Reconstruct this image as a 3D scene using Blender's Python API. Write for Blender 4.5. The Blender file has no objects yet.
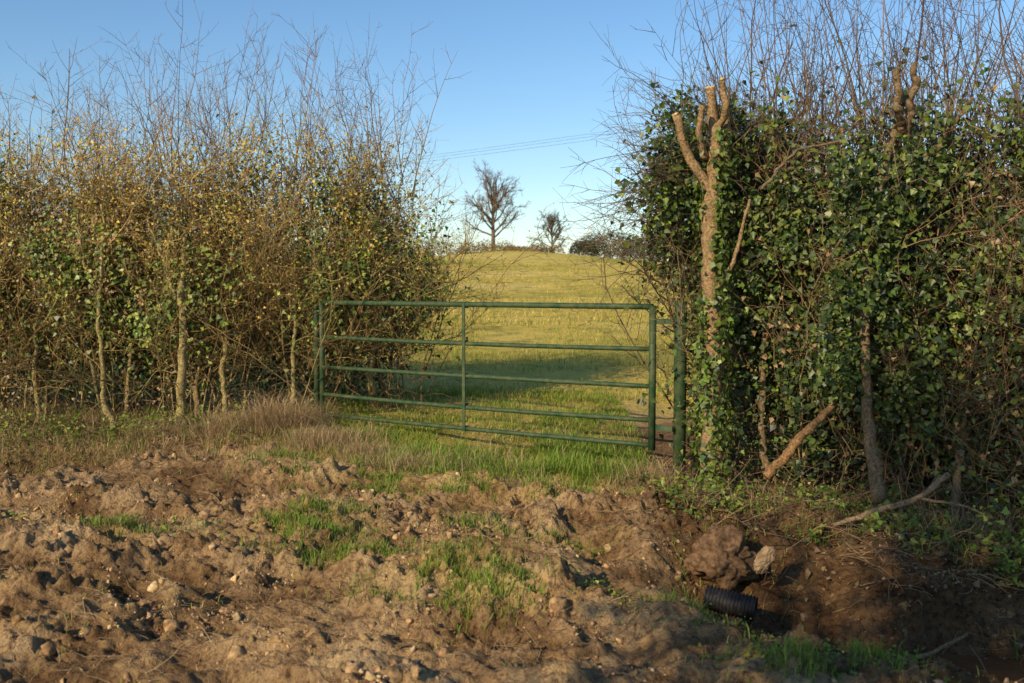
import bpy, math, numpy as np
from mathutils import Vector
rng=np.random.default_rng(11)
sc=bpy.context.scene
# ---------------------------------------------------------------- noise
def h2(ix,iy,s):
    n=(ix*374761393+iy*668265263+s*97463477)&0xffffffff
    n=((n^(n>>13))*1274126177)&0xffffffff
    n^=n>>16
    return (n&0xffffff)/float(0xffffff)
def vn(x,y,s=0):
    ix=np.floor(x).astype(np.int64); iy=np.floor(y).astype(np.int64)
    fx=x-ix; fy=y-iy
    fx=fx*fx*fx*(fx*(fx*6-15)+10); fy=fy*fy*fy*(fy*(fy*6-15)+10)
    a=h2(ix,iy,s);b=h2(ix+1,iy,s);c=h2(ix,iy+1,s);d=h2(ix+1,iy+1,s)
    return (a*(1-fx)+b*fx)*(1-fy)+(c*(1-fx)+d*fx)*fy
def fbm(x,y,o=4,s=0):
    v=0;a=.5
    for i in range(o):
        v=v+a*(vn(x+i*7.3,y-i*3.1,s+i)-.5); x,y=(x*1.72+y*1.08),(y*1.72-x*1.08);a*=.5
    return v
def worley(x,y,s=0):
    ix=np.floor(x).astype(np.int64); iy=np.floor(y).astype(np.int64)
    best=np.full(x.shape,9.); bid=np.zeros(x.shape)
    for dx in(-1,0,1):
        for dy in(-1,0,1):
            cx=ix+dx;cy=iy+dy
            px=cx+h2(cx,cy,s);py=cy+h2(cx,cy,s+5)
            d=np.hypot(x-px,y-py); m=d<best
            best=np.where(m,d,best); bid=np.where(m,h2(cx,cy,s+9),bid)
    return best,bid
def ss(a,b,x):
    t=np.clip((x-a)/(b-a),0,1); return t*t*(3-2*t)
def G(x,y,cx,cy,r,ry=None):
    ry=ry or r
    return np.exp(-((x-cx)/r)**2-((y-cy)/ry)**2)
YP=[-40,6,7.5,9,10,12,14,20,40,80,120,140,200,700]
ZP=[0,0,.03,.12,.22,.28,.36,.62,1.75,3.95,5.95,6.05,3.5,-14]
def soilmask(x,y):
    e=8.2-.28*x+.9*fbm(x*1.3,y*1.3,4,40)
    e=np.where(x<-2.1,9.45+.5*fbm(x*2,y*2,3,41),e)
    m=1-ss(e-.45,e+.25,y)
    return m
def dome(w,r): return np.clip(r*r-w*w,0,1)/r
def gh(x,y,detail=True):
    x=np.asarray(x,float);y=np.asarray(y,float)
    z=np.interp(y,YP,ZP)
    w=ss(60,110,y)
    z=z-w*(1.6*(1-np.exp(-((x)/12)**2)))-ss(30,200,np.abs(x))*3*ss(10,40,y)
    z=z-.035*np.clip(x+2,0,3.3)*ss(6,8,y)*(1-ss(11,14,y))
    m=soilmask(x,y); near=(1-ss(11,16,y))*(1-ss(7,12,np.abs(x)))
    # mounds & hollows
    z=z+.16*G(x,y,-2.3,8.0,.8,.5)+.10*G(x,y,-.9,7.7,.8,.5)+.12*G(x,y,.6,6.9,.7,.35)+.10*G(x,y,-3.2,5.8,.9,.5)
    z=z+.14*G(x,y,-.1,5.7,.5,.3)-.11*G(x,y,.35,6.2,.4,.25)-.16*G(x,y,-.9,4.7,.9,.3)-.12*G(x,y,-1.8,6.9,.5,.2)+.12*G(x,y,-2.2,5.0,.5,.35)
    z=z-.06*ss(-2.6,-4,x)*ss(7,8.5,y)*(1-ss(9.8,10.5,y))
    z=z-.46*G(x,y,-4.9,8.85,1.5,.36)
    # right-hand ditch
    dd=(y-(6.15-.55*x))*.876
    al=ss(.75,1.25,x+.12*fbm(y*3,x*3,3,77))
    z=z-al*(.38*np.exp(-(dd/.42)**2)+.10*np.exp(-((dd-.3)/1.1)**2))
    z=z+.16*G(x,y,1.35,6.15,.35,.25)
    if detail:
        rough=m*near
        big=fbm(x*.9,y*.9,3,3)*.26
        rut=x*.35+y*1.0
        rid=(.5-np.abs(fbm(x*2.0+1,y*3.4,4,13))*2.6)*.16-.05+.05*np.sin(rut*5.2+5*fbm(x*.8,y*.8,3,14))*ss(-.05,.1,fbm(x*.6,y*.6,2,15))
        w1,i1=worley(x*4.2+.9*fbm(x*5,y*5,2,8),y*4.8+.9*fbm(y*5,x*5,2,18),21)
        w2,i2=worley(x*10+1.3*fbm(x*9,y*9,3,9),y*10+1.3*fbm(y*9,x*9,3,19),22)
        w3,i3=worley(x*24+1.3*fbm(x*20,y*20,2,9),y*24+fbm(y*20,x*20,2,29),23)
        patch=ss(-.10,.12,fbm(x*1.1,y*1.4,3,31))*.85+.15
        cl=(dome(w1,.7)*np.clip(i1*1.6-.5,0,1)*.09+dome(w2,.65)*np.clip(i2*1.5-.4,0,1)*.075+dome(w3,.6)*i3*.045)*patch
        fine=fbm(x*14,y*14,5,17)*.09*(.4+patch)
        z=z+rough*(big+rid+cl+fine-.02)
        z=z+(1-m)*near*(fbm(x*1.5,y*1.5,4,5)*.12)+(1-near)*fbm(x*.12,y*.12,4,6)*.5*ss(14,40,y)
    return z
# ---------------------------------------------------------------- mesh helpers
class Acc:
    def __init__(s): s.V=[];s.F={};s.C=[];s.n=0
    def add(s,V,F,C):
        V=np.asarray(V,float).reshape(-1,3)
        C=np.asarray(C,float)
        if C.ndim==1: C=np.tile(C,(len(V),1))
        s.V.append(V);s.C.append(C.reshape(-1,3))
        if not isinstance(F,list):F=[F]
        for f in F:
            f=np.asarray(f); s.F.setdefault(f.shape[1],[]).append(f+s.n)
        s.n+=len(V)
def obj(name,acc,mat,parent=None,smooth=False):
    V=np.concatenate(acc.V);C=np.concatenate(acc.C)
    me=bpy.data.meshes.new(name)
    me.vertices.add(len(V)); me.vertices.foreach_set('co',V.astype(np.float32).ravel())
    idx=[];st=[];o=0
    for k,fs in acc.F.items():
        f=np.concatenate(fs); idx.append(f.ravel()); st.append(o+np.arange(len(f))*k); o+=f.size
    idx=np.concatenate(idx).astype(np.int32);st=np.concatenate(st).astype(np.int32)
    me.loops.add(len(idx)); me.loops.foreach_set('vertex_index',idx)
    me.polygons.add(len(st)); me.polygons.foreach_set('loop_start',st)
    me.update(calc_edges=True); me.validate()
    a=me.attributes.new('Col','FLOAT_COLOR','POINT')
    a.data.foreach_set('color',np.concatenate([C,np.ones((len(C),1))],1).astype(np.float32).ravel())
    if smooth: me.polygons.foreach_set('use_smooth',np.ones(len(st),bool))
    me.materials.append(mat)
    ob=bpy.data.objects.new(name,me); sc.collection.objects.link(ob)
    if parent: ob.parent=parent
    return ob
def empty(name):
    e=bpy.data.objects.new(name,None); sc.collection.objects.link(e); return e
def nrm(v): return v/np.maximum(np.linalg.norm(v,axis=-1,keepdims=True),1e-9)
def tubes(acc,pts,rad,k,col,cap=False):
    N,S,_=pts.shape
    T=nrm(np.gradient(pts,axis=1))
    a=nrm(rng.normal(size=(N,1,3)))
    mt=nrm(T.mean(1,keepdims=True)); a=nrm(a-mt*(a*mt).sum(-1,keepdims=True))
    U=nrm(np.cross(T,a)); W=np.cross(T,U)
    th=np.arange(k)*2*math.pi/k
    lump=1+(rng.normal(0,.07,(N,S,k,1)) if k>=8 and cap and N>0 and S>5 and LUMP[0] else 0)
    V=pts[:,:,None,:]+lump*rad[:,:,None,None]*(np.cos(th)[None,None,:,None]*U[:,:,None,:]+np.sin(th)[None,None,:,None]*W[:,:,None,:])
    n=np.arange(N)[:,None,None]*S*k; s=np.arange(S-1)[None,:,None]*k; j=np.arange(k)[None,None,:]; j2=(j+1)%k
    F=np.stack(np.broadcast_arrays(n+s+j,n+s+j2,n+s+k+j2,n+s+k+j),-1).reshape(-1,4)
    fs=[F]
    if cap:
        fs.append((np.arange(N)[:,None]*S*k+(S-1)*k+np.arange(k)[None]))
        fs.append((np.arange(N)[:,None]*S*k+np.arange(k)[None])[:,::-1])
    col=np.asarray(col,float)
    if col.ndim==1: col=np.tile(col,(N,1))
    C=np.repeat(col,S*k,axis=0)*rng.uniform(.8,1.2,(N*S*k,1))
    acc.add(V,fs,C)
LUMP=[True]
def grow(P,D,L,S,wob,up=0.):
    N=len(P); d=nrm(D.copy()); p=P.copy(); out=[p.copy()]
    st=(np.broadcast_to(L,(N,))/(S-1))[:,None]
    for i in range(S-1):
        d=d+rng.normal(0,wob,(N,3)); d[:,2]+=up; d=nrm(d); p=p+d*st; out.append(p.copy())
    return np.stack(out,1)
def taper(N,S,r0,r1):
    t=np.linspace(0,1,S)[None]; r0=np.broadcast_to(r0,(N,))[:,None]; r1=np.broadcast_to(r1,(N,))[:,None]
    return r0*(1-t)+r1*t
def spawn(pts,rad,n,lo,hi,a0,a1):
    N,S,_=pts.shape
    idx=rng.permutation(np.arange(n)%N); t=rng.uniform(lo,hi,n)*(S-1)*.999
    i=t.astype(int); f=(t-i)[:,None]
    p=pts[idx,i]*(1-f)+pts[idx,i+1]*f; dp=nrm(pts[idx,i+1]-pts[idx,i])
    r=rad[idx,i]*(1-f[:,0])+rad[idx,i+1]*f[:,0]
    q=rng.normal(size=(n,3)); q=nrm(q-dp*(q*dp).sum(1,keepdims=True))
    a=rng.uniform(a0,a1,n)[:,None]
    return p,np.cos(a)*dp+np.sin(a)*q,r
LO=np.array([[0,0,0],[.25,-.48,.14],[.55,-.27,.05],[1,0,-.08],[.55,.27,.05],[.25,.48,.14]])
LF=np.array([[0,3,2,1],[0,5,4,3]])
def leaves(acc,P,Nn,size,col,hang=.5,narrow=1.):
    n=len(P); Nn=nrm(Nn); A=rng.normal(size=(n,3)); A[:,2]-=hang
    A=nrm(A-Nn*(A*Nn).sum(1,keepdims=True)); B=np.cross(Nn,A)
    size=np.broadcast_to(size,(n,))[:,None,None]; fold=rng.uniform(-.5,2.2,(n,1,1)); narrow=narrow*rng.uniform(.65,1.1,(n,1,1))
    V=P[:,None,:]+size*(LO[None,:,0,None]*A[:,None]+narrow*LO[None,:,1,None]*B[:,None]+fold*LO[None,:,2,None]*Nn[:,None])
    F=(np.arange(n)[:,None,None]*6+LF[None]).reshape(-1,4)
    acc.add(V,F,np.repeat(np.broadcast_to(col,(n,3)),6,axis=0))
def blades(acc,P,h,w,lean,col,tipcol=None):
    n=len(P); th=rng.uniform(0,2*math.pi,n); B=np.stack([np.cos(th),np.sin(th),0*th],1)
    ph=rng.uniform(0,2*math.pi,n); Ld=np.stack([np.cos(ph),np.sin(ph),0*ph],1)*(lean*h)[:,None]
    up=np.array([0,0,1.])[None]
    m=P+up*(h*.55)[:,None]+Ld*.3; t=P+up*(h*np.clip(1-.45*lean,.15,1))[:,None]+Ld
    w=w[:,None]
    V=np.stack([P-B*w,P+B*w,m+B*w*.75,m-B*w*.75,t],1)
    o=np.arange(n)[:,None]*5
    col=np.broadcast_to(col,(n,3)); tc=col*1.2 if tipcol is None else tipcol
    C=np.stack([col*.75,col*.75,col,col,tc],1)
    acc.add(V,[o+np.array([[0,1,2,3]]),o+np.array([[3,2,4]])],C.reshape(-1,3))
def mixcol(n,cols,jit=.18,p=None):
    c=np.array(cols)[rng.choice(len(cols),n,p=p)]
    return c*rng.uniform(1-jit,1+jit,(n,1))*rng.uniform(.93,1.07,(n,3))
# ---------------------------------------------------------------- materials
def newmat(name):
    m=bpy.data.materials.new(name); m.use_nodes=True; nt=m.node_tree
    b=nt.nodes['Principled BSDF']; return m,nt,b,nt.nodes['Material Output']
def vegmat(name,rough=.6,trans=.3,spec=.3,nscale=0):
    m,nt,b,out=newmat(name); L=nt.links
    at=nt.nodes.new('ShaderNodeAttribute'); at.attribute_name='Col'
    src=at.outputs['Color']
    if nscale:
        tc=nt.nodes.new('ShaderNodeTexCoord'); no=nt.nodes.new('ShaderNodeTexNoise'); no.inputs['Scale'].default_value=nscale; no.inputs['Detail'].default_value=3
        L.new(tc.outputs['Object'],no.inputs['Vector'])
        mr=nt.nodes.new('ShaderNodeMapRange'); mr.inputs[1].default_value=.3;mr.inputs[2].default_value=.7;mr.inputs[3].default_value=.45;mr.inputs[4].default_value=1.45
        L.new(no.outputs['Fac'],mr.inputs[0])
        vm=nt.nodes.new('ShaderNodeVectorMath'); vm.operation='SCALE'
        L.new(src,vm.inputs[0]); L.new(mr.outputs[0],vm.inputs['Scale']); src=vm.outputs[0]
        bp=nt.nodes.new('ShaderNodeBump'); bp.inputs['Strength'].default_value=.7; bp.inputs['Distance'].default_value=.012
        L.new(no.outputs['Fac'],bp.inputs['Height']); L.new(bp.outputs[0],b.inputs['Normal'])
    L.new(src,b.inputs['Base Color'])
    b.inputs['Roughness'].default_value=rough; b.inputs['Specular IOR Level'].default_value=spec
    if trans>0:
        t=nt.nodes.new('ShaderNodeBsdfTranslucent'); L.new(src,t.inputs['Color'])
        mx=nt.nodes.new('ShaderNodeMixShader'); mx.inputs[0].default_value=trans
        L.new(b.outputs[0],mx.inputs[1]);L.new(t.outputs[0],mx.inputs[2]);L.new(mx.outputs[0],out.inputs['Surface'])
    return m
M_leaf=vegmat('ivy_leaf',.42,.2,.4)
M_grass=vegmat('grass_blade',.6,.35,.2)
M_bark=vegmat('bark',.85,0,.15,60)
M_twig=vegmat('twig',.8,0,.15)
M_clod=vegmat('clay_clod',.97,0,.05,40)
def soilmat():
    m,nt,b,out=newmat('soil_and_grass'); L=nt.links; N=nt.nodes
    at=N.new('ShaderNodeAttribute');at.attribute_name='Col'
    sp=N.new('ShaderNodeSeparateColor'); L.new(at.outputs['Color'],sp.inputs[0])
    tc=N.new('ShaderNodeTexCoord')
    def noise(sc_,det=6,ro=.6,dist=0):
        n=N.new('ShaderNodeTexNoise'); n.inputs['Scale'].default_value=sc_; n.inputs['Detail'].default_value=det; n.inputs['Roughness'].default_value=ro; n.inputs['Distortion'].default_value=dist
        L.new(tc.outputs['Object'],n.inputs['Vector']); return n
    def ramp(src,stops):
        r=N.new('ShaderNodeValToRGB'); e=r.color_ramp.elements
        while len(e)<len(stops): e.new(.5)
        for k,(p,c) in enumerate(stops): e[k].position=p; e[k].color=(*c,1)
        L.new(src,r.inputs[0]); return r
    n1=noise(2.4,5,.68); n2=noise(26,5,.75)
    s1=ramp(n1.outputs['Fac'],[(.34,(.22,.125,.062)),(.48,(.42,.265,.135)),(.66,(.57,.40,.225))])
    s2=ramp(n2.outputs['Fac'],[(.34,(.30,.27,.25)),(.5,(1,1,1)),(.68,(1.3,1.27,1.2))])
    mu=N.new('ShaderNodeMix'); mu.data_type='RGBA'; mu.blend_type='MULTIPLY'; mu.inputs[0].default_value=1
    L.new(s1.outputs[0],mu.inputs[6]);L.new(s2.outputs[0],mu.inputs[7])
    f1=noise(.13,5,.62); f2=noise(1.2,5,.8)
    g1=ramp(f1.outputs['Fac'],[(.36,(.40,.37,.05)),(.5,(.70,.54,.10)),(.64,(.80,.61,.17))])
    g2=ramp(f2.outputs['Fac'],[(.34,(.38,.46,.36)),(.5,(1,1,1)),(.66,(1.2,1.12,1.05))])
    mg=N.new('ShaderNodeMix'); mg.data_type='RGBA'; mg.blend_type='MULTIPLY'; mg.inputs[0].default_value=1
    L.new(g1.outputs[0],mg.inputs[6]);L.new(g2.outputs[0],mg.inputs[7])
    ad=N.new('ShaderNodeMath');ad.operation='ADD'; sb=N.new('ShaderNodeMath');sb.operation='SUBTRACT'; sb.inputs[1].default_value=.5
    L.new(n2.outputs['Fac'],sb.inputs[0]);L.new(sb.outputs[0],ad.inputs[0]);L.new(sp.outputs[0],ad.inputs[1]); ad.use_clamp=True
    mm=N.new('ShaderNodeMix'); mm.data_type='RGBA'; L.new(ad.outputs[0],mm.inputs[0]);L.new(mu.outputs[2],mm.inputs[6]);L.new(mg.outputs[2],mm.inputs[7])
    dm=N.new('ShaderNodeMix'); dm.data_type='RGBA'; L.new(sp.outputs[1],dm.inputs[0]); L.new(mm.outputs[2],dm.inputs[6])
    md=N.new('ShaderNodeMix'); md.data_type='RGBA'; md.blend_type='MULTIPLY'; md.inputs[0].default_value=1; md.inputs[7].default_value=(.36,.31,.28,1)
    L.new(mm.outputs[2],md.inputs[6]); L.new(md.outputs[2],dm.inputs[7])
    L.new(dm.outputs[2],b.inputs['Base Color'])
    b.inputs['Roughness'].default_value=.95; b.inputs['Specular IOR Level'].default_value=.1
    b2=N.new('ShaderNodeBump'); b2.inputs['Strength'].default_value=1.;b2.inputs['Distance'].default_value=.05
    L.new(n2.outputs['Fac'],b2.inputs['Height']); L.new(b2.outputs[0],b.inputs['Normal'])
    return m
M_soil=soilmat()
def paintmat(name,c1,c2,rough=.45,sc_=12,metal=0):
    m,nt,b,out=newmat(name);L=nt.links;N=nt.nodes
    tc=N.new('ShaderNodeTexCoord');n=N.new('ShaderNodeTexNoise');n.inputs['Scale'].default_value=sc_;n.inputs['Detail'].default_value=6;n.inputs['Roughness'].default_value=.7
    L.new(tc.outputs['Object'],n.inputs['Vector'])
    r=N.new('ShaderNodeValToRGB');r.color_ramp.elements[0].position=.4;r.color_ramp.elements[1].position=.68
    r.color_ramp.elements[0].color=(*c1,1);r.color_ramp.elements[1].color=(*c2,1)
    L.new(n.outputs['Fac'],r.inputs[0]);L.new(r.outputs[0],b.inputs['Base Color'])
    mr=N.new('ShaderNodeMapRange');mr.inputs[3].default_value=rough-.1;mr.inputs[4].default_value=rough+.25;L.new(n.outputs['Fac'],mr.inputs[0]);L.new(mr.outputs[0],b.inputs['Roughness'])
    bp=N.new('ShaderNodeBump');bp.inputs['Strength'].default_value=.25;bp.inputs['Distance'].default_value=.004;L.new(n.outputs['Fac'],bp.inputs['Height']);L.new(bp.outputs[0],b.inputs['Normal'])
    b.inputs['Metallic'].default_value=metal; b.inputs['Specular IOR Level'].default_value=.3
    return m
M_gate=paintmat('green_gate_paint',(.018,.055,.022),(.09,.105,.045),.5,14)
M_pipe=paintmat('black_plastic',(.010,.010,.012),(.035,.03,.026),.45,30)
M_rock=paintmat('sandstone',(.36,.21,.10),(.56,.39,.22),.85,14)
M_wood=paintmat('pole_wood',(.10,.075,.05),(.16,.12,.08),.85,8)
M_wire=paintmat('wire_metal',(.05,.05,.05),(.08,.08,.08),.5,3)
M_water=paintmat('muddy_water',(.10,.045,.02),(.14,.06,.028),.12,3)
# ---------------------------------------------------------------- ground
def axis(lo,a,b,hi,step,g=1.07):
    mid=np.arange(a,b,step)
    L=[a];s=step
    while L[-1]>lo: s*=g; L.append(L[-1]-s)
    R=[mid[-1]];s=step
    while R[-1]<hi: s*=g; R.append(R[-1]+s)
    return np.concatenate([np.array(L[1:])[::-1],mid,np.array(R[1:])])
xs=axis(-700,-4.9,4.2,700,.0145); ys=axis(-60,3.5,9.6,700,.0145,1.045)
X,Y=np.meshgrid(xs,ys); Z=gh(X,Y)
nx,ny=len(xs),len(ys)
m=soilmask(X,Y)*(1-ss(9,14,np.abs(X)))
patches=[(-1.4,6.35,.42,.22),(-.93,5.75,.4,.2),(-.43,5.3,.3,.2),(-.11,5.05,.25,.12),(.5,6.35,.3,.12),(-1.36,6.8,.3,.12),(1.3,4.2,.3,.2),(-2.6,6.4,.25,.15),(-.8,7.9,.9,.35),(.4,7.6,.8,.3),(-4.2,4.7,.3,.2),(-.2,6.5,.2,.1),(.9,5.0,.2,.12)]
gp=sum(G(X,Y,a,b_,c,d) for a,b_,c,d in patches)
grassm=np.clip(1-m,0,1)*(.85)
grassm=np.clip(grassm+.2*gp,0,1)*(1-.45*(1-m)*(1-ss(10.5,13,Y)))*(1-.7*(1-ss(-2.4,-1.9,X))*(1-ss(10,11,Y)))
dd=(Y-(6.15-.55*X))*.876
damp_dark=np.clip(ss(.6,1.2,X)*np.exp(-(dd/1.0)**2)+1.3*G(X,Y,-4.9,8.85,1.8,.5)+ss(.5,1.5,X)*ss(0,.5,dd)*(1-ss(10,11,Y))*.8,0,1)
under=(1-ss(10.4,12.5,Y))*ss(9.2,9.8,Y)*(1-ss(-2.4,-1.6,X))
low=np.clip(-(Z-gh(X,Y,False))*6,0,.5)
damp_dark=np.clip(damp_dark+under*.9+(np.clip(fbm(X*1.1,Y*1.1,3,61)*3,0,.35)+low)*m,0,1)  # darker ground: damp ditches, plus under the hedges and in soil hollows
grassm=grassm*(1-under)*(1-ss(.9,1.4,X)*(1-ss(10,11.5,Y)))
ga=Acc()
i=np.arange(ny-1)[:,None]*nx+np.arange(nx-1)[None]
F=np.stack([i,i+1,i+1+nx,i+nx],-1).reshape(-1,4)
ga.add(np.stack([X,Y,Z],-1),F,np.stack([grassm,damp_dark,0*m],-1).reshape(-1,3))
obj('ground',ga,M_soil,None,True)
# ---------------------------------------------------------------- soil clods
def icos():
    t=(1+5**.5)/2
    v=np.array([[-1,t,0],[1,t,0],[-1,-t,0],[1,-t,0],[0,-1,t],[0,1,t],[0,-1,-t],[0,1,-t],[t,0,-1],[t,0,1],[-t,0,-1],[-t,0,1]],float)
    f=[[0,11,5],[0,5,1],[0,1,7],[0,7,10],[0,10,11],[1,5,9],[5,11,4],[11,10,2],[10,7,6],[7,1,8],[3,9,4],[3,4,2],[3,2,6],[3,6,8],[3,8,9],[4,9,5],[2,4,11],[6,2,10],[8,6,7],[9,8,1]]
    v=list(map(tuple,nrm(v))); c={}
    out=[]
    def mid(a,b):
        k=(min(a,b),max(a,b))
        if k not in c:
            p=(np.array(v[a])+np.array(v[b]))/2; v.append(tuple(p/np.linalg.norm(p))); c[k]=len(v)-1
        return c[k]
    for a,b,d in f:
        x,y,z=mid(a,b),mid(b,d),mid(d,a); out+=[[a,x,z],[b,y,x],[d,z,y],[x,y,z]]
    return np.array(v),np.array(out)
IV,IF=icos()
def rocks(acc,P,size,col,jit=.2):
    n=len(P); q=nrm(rng.normal(size=(n,3))); a=rng.normal(size=(n,3)); a=nrm(a-q*(a*q).sum(1,keepdims=True)); b=np.cross(q,a)
    sc3=rng.uniform(.45,1.2,(n,3))*size[:,None]
    dirs=nrm(rng.normal(size=(n,5,3))); cut=rng.uniform(.35,.8,(n,5))
    r=1+rng.normal(0,jit,(n,len(IV),1)); v=IV[None]*r
    for c_ in range(5):
        dp=(v*dirs[:,c_][:,None]).sum(-1,keepdims=True); ex=np.clip(dp-cut[:,c_][:,None,None],0,None); v=v-dirs[:,c_][:,None]*ex*.9
    v=v*sc3[:,None]
    V=P[:,None]+v[...,0:1]*q[:,None]+v[...,1:2]*a[:,None]+v[...,2:3]*b[:,None]
    F=(np.arange(n)[:,None,None]*len(IV)+IF[None]).reshape(-1,3)
    acc.add(V,F,np.repeat(col,len(IV),axis=0))
n=20000
cx=rng.uniform(-5,4,n*6); cy=3.3+rng.random(n*6)**1.3*6.2
keep=(soilmask(cx,cy)>.5)&(rng.random(n*6)<.06+.94*ss(.0,.15,fbm(cx*2.1,cy*2.8,4,33)))
cx=cx[keep][:n];cy=cy[keep][:n]; n=len(cx)
sz=np.clip(.0055*rng.pareto(2.4,n)+.0045,0,.048)
cz=gh(cx,cy)-sz*.15
ca=Acc(); ddc=np.exp(-(((cy-(6.15-.55*cx))*.876)/.9)**2)*ss(.6,1.2,cx)
ccol=mixcol(n,[(.42,.27,.14),(.52,.36,.20),(.32,.20,.10),(.38,.245,.125)],.25)*(1-.6*ddc[:,None])
rocks(ca,np.stack([cx,cy,cz],1),sz,ccol)
obj('soil_clods',ca,M_clod)
def blob(name,c,s,mat,seed,col,amp=.25,vor=.35):
    import bmesh
    bm=bmesh.new(); bmesh.ops.create_icosphere(bm,subdivisions=5,radius=1)
    from mathutils import noise
    for v in bm.verts:
        p=v.co.copy(); q=p*1.1+Vector((seed,seed*2,0))
        k=1+amp*noise.noise(q*1.1)+amp*.6*noise.noise(q*2.7)+amp*.3*noise.noise(q*6)+amp*.15*noise.noise(q*14)
        d_,_p=noise.voronoi(q*2.0); k-=amp*vor*d_[0]
        v.co=Vector((p.x*s[0],p.y*s[1],p.z*s[2]))*k
    me=bpy.data.meshes.new(name);bm.to_mesh(me);bm.free()
    a=me.attributes.new('Col','FLOAT_COLOR','POINT')
    a.data.foreach_set('color',np.tile(np.array([*col,1.]),len(me.vertices)).astype(np.float32))
    me.materials.append(mat); o=bpy.data.objects.new(name,me);o.location=c;sc.collection.objects.link(o)
    for p in me.polygons:p.use_smooth=True
    return o
o=blob('clay_lump',(1.25,5.85,-.02),(.20,.14,.17),M_clod,3.1,(.15,.09,.05),.4,.3)
o=blob('stone',(1.44,5.62,.03),(.05,.045,.085),M_rock,5.3,(.3,.2,.12),.35,.5); o.rotation_euler=(.2,.5,.3)
# ---------------------------------------------------------------- corrugated pipe
pa=Acc(); ax=np.array([.90,-.38,-.12]);ax/=np.linalg.norm(ax)
u=nrm(np.cross(ax,[0,0,1.]));w=np.cross(u,ax)
prof=[]
Lp=.27
nr=14
for k in range(nr*4+1):
    t=k/(nr*4)*Lp; ph=(k%4); r=.070 if ph in(0,1) else .062
    prof.append((t,r))
prof+= [(Lp,.054),(0,.054)]
prof=np.array(prof); K=40; th=np.arange(K)*2*math.pi/K
start=np.array([1.06,5.36,-.10])
V=start+prof[:,0,None,None]*ax+prof[:,1,None,None]*(np.cos(th)[None,:,None]*u+np.sin(th)[None,:,None]*w)
S=len(prof); ii=np.arange(S)[:,None]*K+np.arange(K)[None]; i2=np.arange(S)[:,None]*K+(np.arange(K)[None]+1)%K
F=np.stack([ii,i2,np.roll(i2,-1,0),np.roll(ii,-1,0)],-1).reshape(-1,4)
pa.add(V,F,(.02,.02,.02)); obj('drainage_pipe',pa,M_pipe)
pc=Acc(); n=1300; P=np.stack([rng.normal(1.2,.2,n),rng.normal(5.22,.12,n),np.zeros(n)],1); P[:,2]=gh(P[:,0],P[:,1])+.003
rocks(pc,P,rng.uniform(.008,.034,n),mixcol(n,[(.28,.175,.09),(.36,.235,.13)],.2)); obj('soil_clods',pc,M_clod)
wa=Acc()
t=np.linspace(0,1,60); cxw=2.1+t*3.2; cyw=6.15-.55*cxw
off=np.array([-.55,-.2,.2,.55])
V=np.stack([np.stack([cxw+o_*.48,cyw+o_*.876,0*cxw-.32],1) for o_ in off],1)
ii=np.arange(59)[:,None]*4+np.arange(3)[None]
wa.add(V,np.stack([ii,ii+4,ii+5,ii+1],-1).reshape(-1,4),(.1,.05,.02)); obj('ditch_water',wa,M_water)
# ---------------------------------------------------------------- gate
LUMP[0]=False
gate=empty('field_gate')
A0=np.array([-1.95,10.2]);A1=np.array([1.16,8.2]);ZT=1.43
def gp3(t,z): return [A0[0]+(A1[0]-A0[0])*t,A0[1]+(A1[1]-A0[1])*t,z]
def gtube(name,pl,r,k=16):
    a=Acc(); pts=np.array([pl],float); tubes(a,pts,np.full(pts.shape[:2],r),k,(.05,.1,.05),True)
    return obj(name,a,M_gate,gate,True)
def fixsmooth(o):
    for p in o.data.polygons:
        if len(p.vertices)>4:p.use_smooth=False
for j,dz in enumerate([0,.35,.66,.94,1.15]):
    r=.025 if j==0 else .020
    sag=[.0,-.014,-.008,-.018,-.012][j]
    pl=[gp3(t,ZT-dz+sag*math.sin(math.pi*t)*(1 if j%2 else .6)) for t in np.linspace(0,1,13)]
    fixsmooth(gtube('bar_%d'%(j+1),pl,r))
dirg=np.array([*(A1-A0),0]);dirg/=np.linalg.norm(dirg); ng=np.array([dirg[1],-dirg[0],0]); ng=ng if ng[1]<0 else -ng
def boxat(name,c,hx,hy,hz,mat,par,bev=.006):
    import bmesh
    bm=bmesh.new(); bmesh.ops.create_cube(bm,size=2)
    for v in bm.verts:
        p=np.array(c)+dirg*v.co.x*hx+ng*v.co.y*hy+np.array([0,0,1])*v.co.z*hz; v.co=p
    bmesh.ops.bevel(bm,geom=bm.edges[:],offset=bev,segments=2,affect='EDGES')
    bmesh.ops.recalc_face_normals(bm,faces=bm.faces[:])
    me=bpy.data.meshes.new(name);bm.to_mesh(me);bm.free();me.materials.append(mat)
    o=bpy.data.objects.new(name,me);sc.collection.objects.link(o);o.parent=par;return o
fixsmooth(gtube('hinge_stile',[gp3(1,ZT+.03-.02),gp3(1,ZT-.6),gp3(1,ZT-1.19)],.030))
fixsmooth(gtube('latch_stile',[gp3(0,ZT+.01),gp3(0,ZT-.6),gp3(0,ZT-1.19)],.028))
c=np.array(gp3(.487,0)); c[2]=ZT-.57
boxat('middle_upright',c+ng*.025,.016,.004,.59,M_gate,gate,.001)
for zz in(.12,1.0):
    cc=np.array(gp3(1.03,ZT-zz)); boxat('hinge',cc,.075,.008,.022,M_gate,gate,.003)
cc=np.array(gp3(-.012,ZT-.5)); boxat('latch',cc,.05,.010,.03,M_gate,gate,.003)
for j,dz in enumerate([0,.35,.66,.94,1.15]):
    for tt in(.487,):
        cc=np.array(gp3(tt,ZT-dz-.005)); boxat('strap',cc,.016,.0265 if j==0 else .0225,.026 if j==0 else .022,M_gate,gate,.004)
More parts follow.
